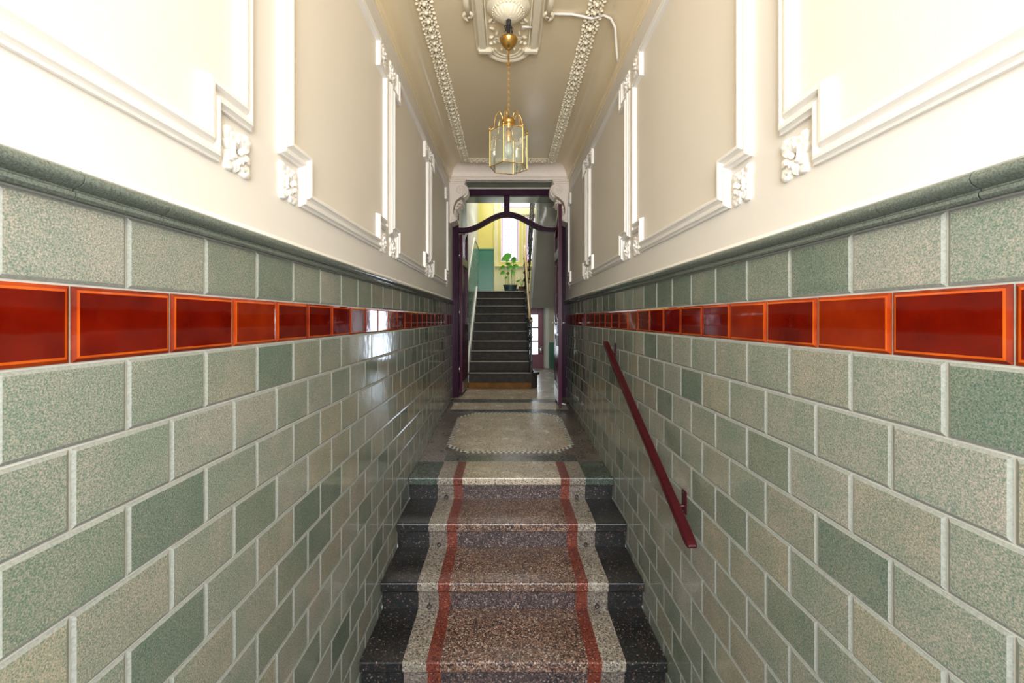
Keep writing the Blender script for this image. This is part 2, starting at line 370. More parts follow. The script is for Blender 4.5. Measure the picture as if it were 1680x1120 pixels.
def panel_frame(wall, xw, sgn, y0, y1, rz_src):
    pts = notched(y0, y1, .425, 1.735); n = len(pts)
    prof = frame_profile(); mb = MB(); vs = []; fs = []
    for i in range(n):
        p0 = Vector(pts[i-1]); p = Vector(pts[i]); p1 = Vector(pts[(i+1) % n])
        d0 = (p-p0).normalized(); d1 = (p1-p).normalized()
        n0 = Vector((-d0.y, d0.x)); n1 = Vector((-d1.y, d1.x)); off = n0+n1
        for (dd, h) in prof:
            q = p+off*dd; vs.append((xw+sgn*h, q.x, q.y))
    k = len(prof)
    for i in range(n):
        j = (i+1) % n
        for a in range(k-1): fs.append((i*k+a, i*k+a+1, j*k+a+1, j*k+a))
    mb.add(vs, fs)
    fr = mb.build('panel_frame', 'moulding', wall)
    # canvas field inside the frame
    mb = MB(); inner = [(xw+sgn*.004, q[0], q[1]) for q in notched(y0+.06, y1-.06, .425+.06, 1.735-.06, .145)]
    inner2 = [(xw, q[1], q[2]) for q in inner]
    nn = len(inner)
    mb.add(inner+inner2, [list(range(nn))]+[(i, (i+1) % nn, (i+1) % nn+nn, i+nn) for i in range(nn)])
    mb.build('panel_canvas', 'panel', fr)
    for (ry, fy) in ((y0+.066, 1), (y1-.066, -1)):
        for (rz, fz) in ((.425+.058, 1), (1.735-.058, -1)):
            r = inst(rz_src, fr, (xw, ry, rz), (0, 0, 0), (sgn, fy, fz))
    return fr
ros_src = rosette_mb().build('rosette', 'moulding', None, 'auto')

def long_wall(side):
    L = side == 'left'; xw = XL if L else XR; s = 1 if L else -1     # s: direction of the room
    pit = PIT_L if L else PIT_R
    ph_green, ph_band = (.888, .7735) if L else (.838, .727)
    mb = MB(); mb.box(xw, xw-s*.16, Y0, 6.24, .240, ZC+.10)
    wall = mb.build('wall_'+side, 'wall', None, kind='structure')
    # bedding mortar whose face shows in the joints
    mb = MB(); mb.box(xw-s*.0055, xw-s*.16, Y0, 6.24, ZG-.1, .240); mb.build('grout_bed', 'grout', wall)
    g = .005
    src = MB(); tile_mesh(src, pit-g, RH-g, .0065, .0075, (0, 1)); src = src.build('tile', ['tile', 'tile_edge'], wall)
    rsrc = []
    for v, ev in (('red', 'brown_edge'), ('red2', 'amber_dark'), ('red', 'amber_dark')):
        q = MB(); tile_mesh(q, pit-g, .144-g, .0065, .0085, (0, 1), rim=2); rsrc.append(q.build('band_tile', [v, ev, 'amber'], wall))
    far = MB(); farb = MB(); used = [False]*4; bed = xw-s*.008
    rnd = random.Random(3 if L else 11)
    for row in range(-2, 13):
        if row == -2: zt, zb = .062+.152, .062
        elif row == -1: zt, zb = .062, -.082
        else: zt = -.082-RH*row; zb = zt-RH
        band = row == -1
        ph = ph_band if (band or row % 2 == 1) else ph_green
        k0 = math.floor((Y0-ph)/pit)+1
        k = k0
        while True:
            ya = ph+k*pit; yb = ya+pit; k += 1
            if ya > 6.23: break
            yb = min(yb, 6.24); yc = (ya+yb)/2; zc = (zt+zb)/2
            yq = ya-.06; fl = ZG if yq < 2.27 else (-1.829 if yq < 2.66 else (-1.645 if yq < 3.045 else (-1.461 if yq < 3.43 else zf(yq))))
            if zt < fl+.002: continue
            near = .42 < yc < 3.62 and not (yb-ya < pit-.001)
            t = rnd.random(); tl = (rnd.uniform(-.0035, .0035), rnd.uniform(-.0035, .0035))
            if not near:
                H = zt-zb
                if band: tile_mesh(farb, yb-ya-g, H-g, .0065, .0085, (0, 1), (bed, yc, zc), t, s, tl, 2)
                else: tile_mesh(far, yb-ya-g, H-g, .0065, .0075, (0, 1), (bed, yc, zc), t, s, tl)
                continue
            rz = 0 if L else PI
            if band:
                i = 1 if t > .68 else (2 if t > .42 else 0)
                o = rsrc[i] if not used[i] else rsrc[i].copy()
                if used[i]: C.objects.link(o)
                used[i] = True
                o.rotation_euler = (tl[0], tl[1], rz); o.location = (bed, yc, zc)
            else:
                o = src if not used[3] else src.copy()
                if used[3]: C.objects.link(o)
                used[3] = True
                o.rotation_euler = (0, tl[1], rz+tl[0]); o.location = (bed, yc, zc)
    far.build('tile_field', ['tile_far', 'tile_edge'], wall, kind='stuff', tint=True, label='green glazed tiles in running bond')
    farb.build('band_tile_field', ['red', 'amber_dark', 'amber'], wall, kind='stuff', label='oxblood glazed band tiles')
    # glazed cap moulding, one piece after another
    prof = [(0, .214), (.014, .214), (.018, .219), (.018, .226), (.013, .229), (.013, .232), (.024, .236), (.032, .243), (.034, .251), (.031, .259), (.024, .265), (.012, .268), (0, .268)]
    cp = .195; y = .765-cp*10; first = None
    while y < 6.2:
        ye = min(y+cp, 6.24)
        if first is None:
            mb = MB(); mb.prism([(xw+s*p[0], p[1]) for p in prof], 1, 0, cp-.003); first = mb.build('cap_tile', 'cap', wall, 'auto'); first.location = (0, y, 0)
        else:
            o = inst(first, wall, (0, y, 0), (0, 0, 0), (1, (ye-y-.003)/(cp-.003), 1))
        y += cp
    # white plaster fillet above the cap
    mb = MB(); mb.prism([(xw, .268), (xw+s*.016, .268), (xw+s*.010, .276), (xw, .284)], 1, Y0, 6.2); mb.build('plaster_fillet', 'moulding', wall)
    # panels
    spans = [(-.05, 1.304), (1.467, 2.77), (2.86, 4.22), (4.31, 5.62)] if L else [(-.05, 1.332), (1.49, 2.88), (2.97, 4.40), (4.49, 5.85)]
    for (a, b) in spans: panel_frame(wall, xw, s, a, b, ros_src)
    return wall
wl = long_wall('left'); wr = long_wall('right')
ros_src.parent = None
bpy.data.objects.remove(ros_src)
# street-side wall with the open doorway behind the camera
mb = MB()
mb.box(XL-.16, -.62, Y0-.25, Y0, ZG-.1, ZC+.1); mb.box(.70, XR+.16, Y0-.25, Y0, ZG-.1, ZC+.1); mb.box(-.62, .70, Y0-.25, Y0, 1.85, ZC+.1)
mb.build('wall_back', 'wall', kind='structure')
mb = MB(); mb.box(-4, 4, -6, Y0-.25, ZG-.12, ZG-.02); mb.build('floor_street', 'street', kind='structure')

# ------------------------------------------------------------------ ceiling, cornice, garland, medallion
mb = MB(); mb.box(XL-.16, XR+.16, Y0, 6.3, ZC, ZC+.14)
ceil = mb.build('ceiling', 'ceiling', kind='structure')
def cove_prof(xw, s):
    pts = [(xw, 1.885), (xw+s*.010, 1.885), (xw+s*.012, 1.896), (xw+s*.006, 1.902), (xw+s*.006, 1.925), (xw+s*.020, 1.930), (xw+s*.022, 1.944), (xw+s*.012, 1.950)]
    for i in range(9):
        a = PI/2*i/8; pts.append((xw+s*(.012+.11*(1-math.cos(a))), 1.950+(ZC-1.952)*math.sin(a)))
    return pts+[(xw, ZC-.001)]
for nme, xw, s in (('trim_1', XL, 1), ('trim_2', XR, -1)):
    mb = MB(); mb.prism(cove_prof(xw, s), 1, Y0, YE); mb.build(nme, 'ceiling', None, 'auto', kind='structure')
# beam at the far end with its own cove and fillets (in YZ)
pts = [(YE+.03, ZC-.001), (YE+.03, 1.94), (YE-.045, 1.94), (YE-.050, 1.950), (YE-.050, 1.962), (YE-.030, 1.966), (YE-.030, 1.980), (YE-.045, 1.984), (YE-.045, 1.994), (YE-.010, 2.000)]
for i in range(9):
    a = PI/2*i/8; pts.append((YE-.012-.15*(1-math.cos(a)), 2.003+(ZC-2.005)*math.sin(a)))
mb = MB(); mb.prism(pts, 0, XL+.001, XR-.001); mb.build('trim_3', 'console', None, 'auto', kind='structure')
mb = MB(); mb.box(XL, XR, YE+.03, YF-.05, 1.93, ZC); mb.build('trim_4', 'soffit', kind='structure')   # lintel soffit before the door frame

# leaf garland on the ceiling, cluster after cluster
mb = MB(); mb.box(-.052, .052, -.5, .5, -.006, 0)
GX0, GX1, GY1 = -.553, .607, 5.74
gar = MB(); gar.box(GX0-.05, GX0+.05, .4, GY1+.05, ZC-.007, ZC); gar.box(GX1-.05, GX1+.05, .4, GY1+.05, ZC-.007, ZC); gar.box(GX0, GX1, GY1-.05, GY1+.05, ZC-.007, ZC)
garland = gar.build('leaf_garland', 'plaster', ceil)
mb = MB()
mb.blob((0, 0, -.018), (.016, .015, .015), nu=8, nv=5)
for k in range(5):
    a = 2*PI*k/5+.4
    mb.blob((.021*math.cos(a), .020*math.sin(a), -.013), (.013, .011, .010), (0, .4, a), nu=7, nv=4)
for (dx, dy, a) in ((-.045, .014, 2.6), (.045, -.014, -.5), (-.043, -.020, -2.5), (.043, .022, .5), (-.030, .034, 2.1), (.030, -.034, -1.0), (.012, .036, 1.2), (-.014, -.034, -1.9)):
    mb.blob((dx, dy, -.011), (.018, .009, .011), (random.uniform(-.4, .4), .35, a), nu=7, nv=4, point=.4)
clu = mb.build('leaf_cluster', 'plaster', garland, True)
def cl(x, y, r):
    return inst(clu, garland, (x, y, ZC-.004), (0, 0, r), (random.uniform(.95, 1.08), random.uniform(.95, 1.08), random.uniform(1.2, 1.6)))
y = GY1; nfirst = True
while y > .45:
    if nfirst: clu.location = (GX0, y, ZC-.004); nfirst = False
    else: cl(GX0, y, random.choice((0, PI))+random.uniform(-.15, .15))
    cl(GX1, y, random.choice((0, PI))+random.uniform(-.15, .15)); y -= .080
x = GX0+.08
while x < GX1-.04: cl(x, GY1, PI/2+random.choice((0, PI))+random.uniform(-.15, .15)); x += .080

# medallion
MX, MY = .012, 2.91
def arc(cx, cy, r, a0, a1, n, z, ry=None):
    return [(cx+r*math.cos(a0+(a1-a0)*i/n), cy+(ry or r)*math.sin(a0+(a1-a0)*i/n), z) for i in range(n+1)]
pl = [(MX-.235, MY-.46), (MX+.235, MY-.46), (MX+.235, MY+.46)]
pl += [(p[0], p[1]) for p in arc(MX, MY+.46, .165, 0, PI, 12, 0, .14)]+[(MX-.235, MY+.46)]
mb = MB(); mb.prism(pl, 2, ZC-.012, ZC)
med = mb.build('ceiling_medallion', 'ceiling', ceil)
mb = MB()
for sx in (-1, 1):
    mb.bbox(MX+sx*.172, MX+sx*.225, MY-.45, MY+.455, ZC-.032, ZC-.011, .008)
    mb.bbox(MX+sx*.235, MX+sx*.250, MY-.47, MY+.47, ZC-.020, ZC, .005)
    mb.bbox(MX+sx*.125, MX+sx*.235, MY+.430, MY+.475, ZC-.045, ZC-.005, .008)
    mb.bbox(MX+sx*.125, MX+sx*.235, MY-.475, MY-.430, ZC-.045, ZC-.005, .008)
mb.build('side_moulding', 'plaster', med)
mb = MB()
for r, rad in ((.165, .022), (.125, .014), (.098, .008)):
    mb.tube(arc(MX, MY+.445, r, 0, PI, 16, ZC-.014, r*.9), rad, 8)
mb.tube([(MX, MY+.42, ZC-.014), (MX, MY+.58, ZC-.016)], .012, 6)
mb.build('arched_moulding', 'plaster', med, True)
mb = MB()
for sx in (-1, 1):
    y = MY-.42
    while y < MY+.43: mb.blob((MX+sx*.160, y, ZC-.018), (.006, .006, .006), nu=6, nv=4); y += .0145
mb.build('bead_row', 'plaster', med, True, kind='stuff')
def spiral(cx, cy, cz, r0, turns, n, plane='xy', dirn=1, ph=0):
    out = []
    for i in range(n+1):
        t = i/n; r = r0*(1-.88*t); a = ph+dirn*2*PI*turns*t
        u, v = r*math.cos(a), r*math.sin(a)
        out.append({'xy': (cx+u, cy+v, cz), 'xz': (cx+u, cy, cz+v), 'yz': (cx, cy+u, cz+v)}[plane])
    return out
for sx in (-1, 1):                                      # the scroll ears outside the frame
    mb = MB(); mb.tube(spiral(MX+sx*.275, MY+.06, ZC-.03, .040, 1.6, 26, 'xy', -sx, PI/2), [.014*(1-.5*i/26) for i in range(27)], 7)
    mb.tube([(MX+sx*.275, MY-.21, ZC-.018), (MX+sx*.285, MY-.06, ZC-.028), (MX+sx*.275, MY+.10, ZC-.03)], [.012, .022, .014], 8)
    mb.blob((MX+sx*.275, MY+.06, ZC-.03), (.014, .014, .018)); mb.build('scroll', 'plaster', med, True)
mb = MB(); rr = random.Random(5)
for sx in (-1, 1):
    for sy in (-1, 1):
        for (dx, dy, l, a) in ((.125, .10, .030, .9), (.115, .17, .026, -.5), (.125, .25, .022, .3), (.085, .22, .026, 1.3), (.10, .30, .020, -.8), (.055, .29, .018, .4), (.13, .31, .018, .1), (.05, .37, .016, 1.5), (.12, .03, .022, 1.8)):
            mb.blob((MX+sx*dx, MY+sy*dy*1.2, ZC-.020), (l, .010, .013), (0, 0, a*sx*sy), nu=8, nv=5, point=.3)
        mb.tube(spiral(MX+sx*.10, MY+sy*.13, ZC-.016, .030, 1.3, 16, 'xy', sx*sy), [.007]*17, 6)
        mb.tube(spiral(MX+sx*.08, MY+sy*.33, ZC-.016, .026, 1.3, 16, 'xy', -sx*sy), [.006]*17, 6)
mb.build('foliage_relief', 'plaster', med, True)
mb = MB(); mb.lathe([(.150, -.012), (.148, -.024), (.132, -.030), (.118, -.040), (.112, -.046)], (MX, MY, ZC), 40)
mb.build('bowl_ring', 'plaster', med, True)
mb = MB()
for k in range(30):
    a = 2*PI*k/30; mb.blob((MX+.106*math.cos(a), MY+.106*math.sin(a), ZC-.050), (.0085, .0085, .0085), nu=6, nv=4)
mb.build('bead_ring', 'plaster', med, True)
mb = MB(); mb.lathe([(.102, -.044), (.100, -.056), (.092, -.070), (.076, -.086), (.052, -.098), (.026, -.104), (.008, -.106)], (MX, MY, ZC), 96, 0, .028, 20)
mb.build('fluted_bowl', 'plaster', med, True)
# surface conduit across the ceiling
mb = MB(); zc_ = ZC-.010
mb.tube([(MX+.10, MY+.15, ZC-.045), (MX+.17, MY+.18, ZC-.030)], .008, 8)
mb.tube([(MX+.30, 2.98, zc_), (.46, 2.985, zc_), (.60, 2.99, ZC-.036), (.68, 2.99, zc_-.003), (.735, 3.01, zc_-.012), (.775, 3.05, zc_-.045), (.800, 3.12, zc_-.090), (.825, 3.19, zc_-.150), (.838, 3.22, zc_-.185)], .009, 8)
tag(mb.build('electric_conduit', 'moulding', None, True), 'thin cream cable conduit curving from the ceiling medallion to the right wall', 'conduit')

# ------------------------------------------------------------------ short terrazzo stair (towards the camera)
stair = thing('entrance_staircase', 'short terrazzo stair with cream and red runner stripes between black sides', 'staircase', (.037, 2.9, ZG))
so = (.037, 2.9, ZG)
xb = [XL+.004, -.556, -.428, -.355, .437, .510, .638, XR-.004]
zone = [0, 1, 2, 3, 2, 1, 0]
def banded(mb, poly):                                  # YZ profile cut in X zones
    for i in range(7): mb.prism(poly, 0, xb[i], xb[i+1], zone[i])
ny = [3.43, 3.045, 2.66, 2.275]; nz = [ZL-.184*i for i in range(4)]
for i in range(4):
    y, z = ny[i], nz[i]; back = (ny[i-1]+.06) if i else 3.82
    mb = MB()
    e = .010
    banded(mb, [(y+e, z), (y+e*.3, z-e*.3), (y, z-e), (y, z-.052), (y+e*.5, z-.06), (back, z-.06), (back, z)])
    mats = ['tz_black', 'tz_cream', 'tz_red', 'tz_center'] if i else ['tz_green', 'tz_cream', 'tz_red', 'tz_field']
    mb.build('tread', mats, stair, off=so)
    mb = MB(); banded(mb, [(y+.035, z-.06), (y+.035, z-.184), (y+.40, z-.184), (y+.40, z-.06)])
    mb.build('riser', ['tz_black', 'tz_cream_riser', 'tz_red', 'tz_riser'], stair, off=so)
    for sx in (-.487, .571):
        mb = MB(); zz = z-.184+.018
        mb.tube([(sx+.013*math.cos(a*PI/6), y+.028, zz+.013*math.sin(a*PI/6)) for a in range(13)], .0035, 6)
        mb.tube([(sx, y+.035, zz+.013), (sx, y+.020, zz+.012)], .005, 6)
        mb.build('rod_eyelet', 'black', stair, True, off=so, label='small dark rod eyelet at the foot of a riser')
# ------------------------------------------------------------------ floors
mb = MB(); mb.box(XL-.1, XR+.1, Y0-.25, 2.70, ZG-.12, ZG); mb.build('floor', 'tz_black', kind='structure')
mb = MB()
mb.prism([(3.82, ZL-.1), (3.82, zf(3.82)), (6.12, ZH), (6.12, ZL-.1)], 0, XL+.002, XR-.002)
land = mb.build('floor_landing', 'tz_border', kind='structure')
mb = MB(); mb.box(-1.0, 1.9, 6.12, 10.2, ZH-.12, ZH); lob = mb.build('floor_lobby', 'tz_field', kind='structure')
def patch(mb, poly, lift=.0012, m=0):
    n = len(poly); mb.add([(p[0], p[1], zf(p[1])+lift) for p in poly]+[(p[0], p[1], zf(p[1])-.002) for p in poly],
        [list(range(n))]+[(i, (i+1) % n, (i+1) % n+n, i+n) for i in range(n)], m)
o8 = lambda x0, x1, y0, y1, c: [(x0+c, y0), (x1-c, y0), (x1, y0+c), (x1, y1-c), (x1-c, y1), (x0+c, y1), (x0, y1-c), (x0, y0+c)]
mb = MB(); patch(mb, o8(-.545, .620, 4.075, 5.36, .165)); mb.build('octagon_inlay', 'tz_field', land, label='ivory terrazzo field with cut corners')
mb = MB()
for (a, b) in ((3.83, 3.97), (5.43, 5.56), (5.93, 6.04)): patch(mb, [(XL+.05 if a > 5 else -.56, a), (XR-.05 if a > 5 else .64, a), (XR-.05 if a > 5 else .64, b), (XL+.05 if a > 5 else -.56, b)], .0008)
mb.build('grey_band_inlay', 'tz_grey', land, label='dark grey terrazzo bands')
mb = MB(); patch(mb, [(XL+.06, 5.57), (XR-.06, 5.57), (XR-.06, 5.92), (XL+.06, 5.92)], .0006); mb.build('ivory_band_inlay', 'tz_field', land)
# mosaic ring of small tesserae: two rows, alternating
mb = MB()
def ring(x0, x1, y0, y1, c, wdt):
    outer = o8(x0-wdt, x1+wdt, y0-wdt, y1+wdt, c+wdt*.4); inner = o8(x0, x1, y0, y1, c)
    for i in range(8):
        a0, a1 = Vector(outer[i]), Vector(outer[(i+1) % 8]); b0, b1 = Vector(inner[i]), Vector(inner[(i+1) % 8])
        n = max(2, int((b1-b0).length/.024))
        for k in range(n):
            for r in range(2):
                s0, s1 = k/n, (k+.93)/n; q0, q1 = r/2+.02, r/2+.48
                P = lambda s_, q_: (b0.lerp(b1, s_)).lerp(a0.lerp(a1, s_), q_)
                patch(mb, [P(s0, q0), P(s1, q0), P(s1, q1), P(s0, q1)], .0016, (k+r) % 2)
ring(-.545, .620, 4.075, 5.36, .165, .05)
mb.build('mosaic_border', ['mos_light', 'mos_dark'], land, kind='stuff', label='black and ivory mosaic edging')

# ------------------------------------------------------------------ scroll consoles under the beam
def console(side):
    L = side == 'left'; x0 = XL if L else XR; s = 1 if L else -1
    yb = 6.19; yfr = 5.90
    t = thing('scroll_console', 'white plaster scroll bracket under the beam %s of the doorway' % side, 'bracket', (x0, 6.05, 1.32), group=None)
    off = (x0, 6.05, 1.32)
    def U(d, z): return (x0+s*d, z)
    cen = (.152, 1.785); rb = .088
    body = [(0, 1.93), (0, 1.335), (.010, 1.325), (.030, 1.335)]
    body += [(.062+.042*math.cos(a), 1.392+.042*math.sin(a)) for a in [R(x) for x in range(-90, 91, 30)]]
    body += [(.050, 1.455), (.046, 1.50), (.050, 1.55), (.064, 1.60), (.088, 1.640), (.118, 1.668)]
    body += [(cen[0]+rb*math.cos(a), cen[1]+rb*math.sin(a)) for a in [R(x) for x in range(-60, 61, 20)]]
    body += [(.205, 1.870), (.205, 1.93)]
    mb = MB(); mb.prism([U(*p) for p in body], 1, yfr, yb)
    mb.build('body', 'console', t, off=off)
    mb = MB(); mb.bbox(*sorted((x0, x0+s*.225)), yfr-.018, yb, 1.895, 1.932, .008)
    mb.bbox(*sorted((x0, x0+s*.215)), yfr-.010, yb, 1.872, 1.895, .005); mb.build('abacus', 'console', t, off=off)
    mb = MB(); p = spiral(0, 0, 0, .074, 2.1, 44, 'xz', 1, -1.2)
    mb.tube([(x0+s*(cen[0]+q[0]), yfr-.002, cen[1]+q[2]) for q in p], [.012*(1-.5*i/44) for i in range(45)], 6)
    mb.blob((x0+s*cen[0], yfr, cen[1]), (.012, .010, .012)); mb.build('upper_volute', 'console', t, True, off=off)
    mb = MB(); p = spiral(0, 0, 0, .036, 1.6, 26, 'xz', -1, 1.0)
    mb.tube([(x0+s*(.056+q[0]), yfr-.002, 1.392+q[2]) for q in p], [.009*(1-.5*i/26) for i in range(27)], 6)
    mb.build('lower_volute', 'console', t, True, off=off)
    # raised edge of the side face and ribs round the belly
    mb = MB(); edge = [(x0+s*d, yfr-.001, z) for d, z in body[10:16]+[(.150, 1.69), (.20, 1.71)]]
    mb.tube(edge, .006, 6)
    for yy in (5.96, 6.03, 6.10):
        mb.tube([(x0+s*(cen[0]+(rb+.004)*math.cos(R(a))), yy, cen[1]+(rb+.004)*math.sin(R(a))) for a in range(-70, 71, 14)], .018, 6)
    mb.build('rib', 'console', t, True, off=off)
    mb = MB(); q = random.Random(4)
    for i, (d, z, a) in enumerate(((.075, 1.500, 1.4), (.085, 1.545, 1.2), (.100, 1.585, .9), (.125, 1.615, .6), (.150, 1.638, .4), (.110, 1.535, .7), (.135, 1.575, .3), (.070, 1.46, 1.7), (.165, 1.61, -.2))):
        for yy in (5.93, 6.0, 6.07, 6.14):
            mb.blob((x0+s*d, yy, z), (.030, .026, .015), (q.uniform(-.5, .5), -s*a, 0), nu=8, nv=5, point=.35)
    mb.build('acanthus_leaf', 'console', t, True, off=off)
console('left'); console('right')

# ------------------------------------------------------------------ door frame and its two leaves
JL, JR = -.705, .745
mb = MB()
mb.bbox(XL-.02, JL, YF-.05, YF+.05, ZH, 1.90, .006); mb.bbox(XL-.02, JL-.045, YF-.075, YF-.05, ZH, 1.88, .006)
mb.bbox(JL-.014, JL+.004, YF-.065, YF-.035, ZH, 1.33, .004)
fr = mb.build('door_1', 'purple', kind='structure')
mb = MB(); mb.bbox(JR, XR+.02, YF-.05, YF+.05, ZH, 1.90, .006); mb.bbox(JR+.045, XR+.02, YF-.075, YF-.05, ZH, 1.88, .006); mb.build('jamb', 'purple', fr)
mb = MB(); mb.bbox(JL, JR, YF-.05, YF+.05, 1.812, 1.90, .006); mb.build('head', 'purple', fr)
mb = MB(); mb.bbox(-.038, .046, YF-.045, YF+.045, 1.54, 1.812, .006); mb.bbox(-.014, .022, YF-.06, YF-.045, 1.56, 1.80, .006); mb.build('mullion', 'purple', fr)
def az(x):
    u = x-.010
    return 1.305+.118*(1+math.cos(PI*min(abs(u), .64)/.64))
def arch_bar(mb, hw, ya, yb, dz=0):
    n = 36; xs = [JL+(JR-JL)*i/n for i in range(n+1)]
    P = []
    for x in xs:
        d = (az(x+.01)-az(x-.01))/.02; L_ = math.hypot(1, d); nx, nz_ = -d/L_, 1/L_
        P.append(((x+nx*hw, az(x)+dz+nz_*hw), (x-nx*hw, az(x)+dz-nz_*hw)))
    vs = []; fs = []
    for (a, b) in P: vs += [(a[0], ya, a[1]), (b[0], ya, b[1]), (b[0], yb, b[1]), (a[0], yb, a[1])]
    for i in range(n):
        for k in range(4): fs.append((i*4+k, i*4+(k+1) % 4, i*4+4+(k+1) % 4, i*4+4+k))
    fs += [(0, 1, 2, 3), (n*4, n*4+1, n*4+2, n*4+3)]
    mb.add(vs, fs)
mb = MB(); arch_bar(mb, .032, YF-.05, YF+.05); arch_bar(mb, .010, YF-.066, YF-.05, .012); arch_bar(mb, .006, YF-.062, YF-.05, -.020)
mb.build('arched_transom', 'purple', fr)
for (a, b) in ((JL, -.038), (.046, JR)):
    xs = [a+(b-a)*i/14 for i in range(15)]
    poly = [(x, az(x)+.03) for x in xs]+[(b, 1.812), (a, 1.812)]
    mb = MB(); mb.prism(poly, 1, YF-.003, YF+.001); mb.build('transom_pane', 'glass', fr)
mb = MB(); mb.bbox(JL-.02, JR+.02, YF-.06, YF-.03, 1.900, 1.908, .002); mb.build('lime_fillet', 'moulding', fr)

def leaf(label, hinge, rz, flip, notice):
    # local: u along +X from the hinge, z up, thickness in Y
    W_, T = .700, .044
    t = thing('door_leaf', label, 'door', (hinge[0], hinge[1], ZH), rz)
    top = lambda u: az(JL+u)-.045-ZH
    nn = 14; st = .095
    def bar(u0, u1, z0, z1=None):
        mb = MB()
        if z1 is None:
            us = [u0+(u1-u0)*i/6 for i in range(7)]
            mb.prism([(u0, z0)]+[(u1, z0)]+[(u, top(u)) for u in reversed(us)], 1, -T/2, T/2)
        else: mb.bbox(u0, u1, -T/2, T/2, z0, z1, .005)
        return mb
    bar(0, st, .035).build('hinge_stile', 'purple_lit', t); 
    ms = bar(W_-st, W_, .035).build('meeting_stile', 'purple_lit', t)
    mb = MB(); us = [st+(W_-2*st)*i/12 for i in range(13)]
    mb.prism([(u, top(u)-.10) for u in us]+[(u, top(u)) for u in reversed(us)], 1, -T/2, T/2); mb.build('top_rail', 'purple_lit', t)
    for (z0, z1) in ((.035, .27), (.93, 1.07), (1.96, 2.09)): bar(st, W_-st, z0, z1).build('rail', 'purple_lit', t)
    mb = MB(); mb.bbox(st, W_-st, -.008, .008, .27, .93, .002)
    for q in (-1, 1): mb.bbox(st+.05, W_-st-.05, q*.008, q*.018, .33, .87, .006)
    mb.build('lower_panel', 'purple_lit', t)
    mb = MB(); mb.box(st, W_-st, -.002, .002, 1.07, 1.96); mb.build('pane', 'glass', t)
    mb = MB(); us = [st+(W_-2*st)*i/8 for i in range(9)]
    mb.prism([(st, 2.09), (W_-st, 2.09)]+[(u, top(u)-.10) for u in reversed(us)], 1, -.002, .002); mb.build('pane', 'glass', t)
    for u in (st+(W_-2*st)/2,):
        mb = MB(); mb.bbox(u-.012, u+.012, -.014, .014, 1.07, 1.96, .004); mb.build('glazing_bar', 'purple_lit', t)
    mb = MB(); mb.bbox(.02, W_-.02, flip*T/2, flip*(T/2+.003), .05, .21, .001); mb.build('kick_plate', 'steel', t, label='steel kick plate')
    # lever handle with its back plate
    mb = MB(); hz = 1.10
    for q in (-1, 1):
        mb.bbox(W_-.07, W_-.03, q*T/2, q*(T/2+.006), hz-.12, hz+.07, .002)
        mb.tube([(W_-.05, q*T/2, hz), (W_-.05, q*(T/2+.05), hz), (W_-.062, q*(T/2+.058), hz), (W_-.16, q*(T/2+.058), hz+.005)], .009, 8)
    mb.build('handle', 'steel', t, True, label='steel lever handle on a plate')
    mb = MB(); mb.bbox(W_-.085, W_-.015, flip*T/2, flip*(T/2+.028), hz-.30, hz-.17, .004); mb.build('lock_case', 'black', t)
    if notice:
        mb = MB(); mb.bbox(W_-.40, W_-.10, flip*(T/2+.004), flip*(T/2+.022), .955, 1.055, .003); mb.build('letter_plate', 'notice', t, label='pale blue-white letter plate')
        mb = MB(); mb.tube([(W_-.02, 0, .035), (W_-.02, 0, .010)], .008, 8); mb.tube([(W_-.02, -flip*.022, .05), (W_-.02, -flip*.075, .035)], .006, 6); mb.build('floor_bolt', 'steel', t, label='steel floor bolt')
    for hz_ in (.35, 1.2, 2.05):
        mb = MB(); mb.tube([(-.004, -flip*T/2, hz_), (-.004, -flip*T/2, hz_+.10)], .009, 8); mb.build('hinge', 'steel', t, True)
    return t
leaf('open aubergine door leaf swung back along the right tiled wall', (JR-.024, YF-.055), R(-92), -1, True)
leaf('open aubergine door leaf on the left, swung into the stair lobby', (JL+.026, YF+.06), R(88), -1, False)

# ------------------------------------------------------------------ lobby shell
mb = MB(); mb.box(-.90, -.735, 6.36, 7.068, ZH, 3.6); mb.box(-.90, -.66, 7.068, 10.0, ZH, 3.6); lw = mb.build('wall_lobby_left', 'white', kind='structure')
mb = MB(); mb.box(1.75, 1.9, 6.36, 10.0, ZH, 3.6); rw = mb.build('wall_lobby_right', 'beige', kind='structure')
mb = MB(); mb.box(XR+.02, 1.75, 6.20, 6.36, ZH, 1.9); mb.box(XL-.16, -.70, 6.24, 6.36, 1.9, 2.3) ; mb.box(-.70, 1.75, YF-.02, 6.36, 1.905, 2.3); mb.build('wall_lobby_front', 'beige', kind='structure')
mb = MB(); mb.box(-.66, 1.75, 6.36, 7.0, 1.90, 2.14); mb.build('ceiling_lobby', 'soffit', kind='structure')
mb = MB(); mb.box(-.66, 1.75, 6.36, 10.0, 3.6, 3.7); mb.build('ceiling_stairwell', 'white', kind='structure')
mb = MB(); mb.box(-.66, 1.75, 6.28, 6.36, 2.3, 3.6); mb.build('wall_stairwell_front', 'white', kind='structure')
holes = [(-.157, .321, 1.314, 2.43), (.43, .90, 1.314, 2.43), (-.157, .90, 2.57, 3.25), (.07, .87, ZH, .25), (1.2, 1.70, -1.0, .25)]
xs = sorted({-.66, 1.75, *[h[0] for h in holes], *[h[1] for h in holes]}); zs = sorted({ZH, .45, 3.6, *[h[2] for h in holes], *[h[3] for h in holes]})
mb = MB()
for i in range(len(xs)-1):
    for j in range(len(zs)-1):
        cx, cz = (xs[i]+xs[i+1])/2, (zs[j]+zs[j+1])/2
        if any(h[0] < cx < h[1] and h[2] < cz < h[3] for h in holes): continue
        mb.box(xs[i], xs[i+1], 10.0, 10.15, zs[j], zs[j+1], 1 if cz < .45 else 0)
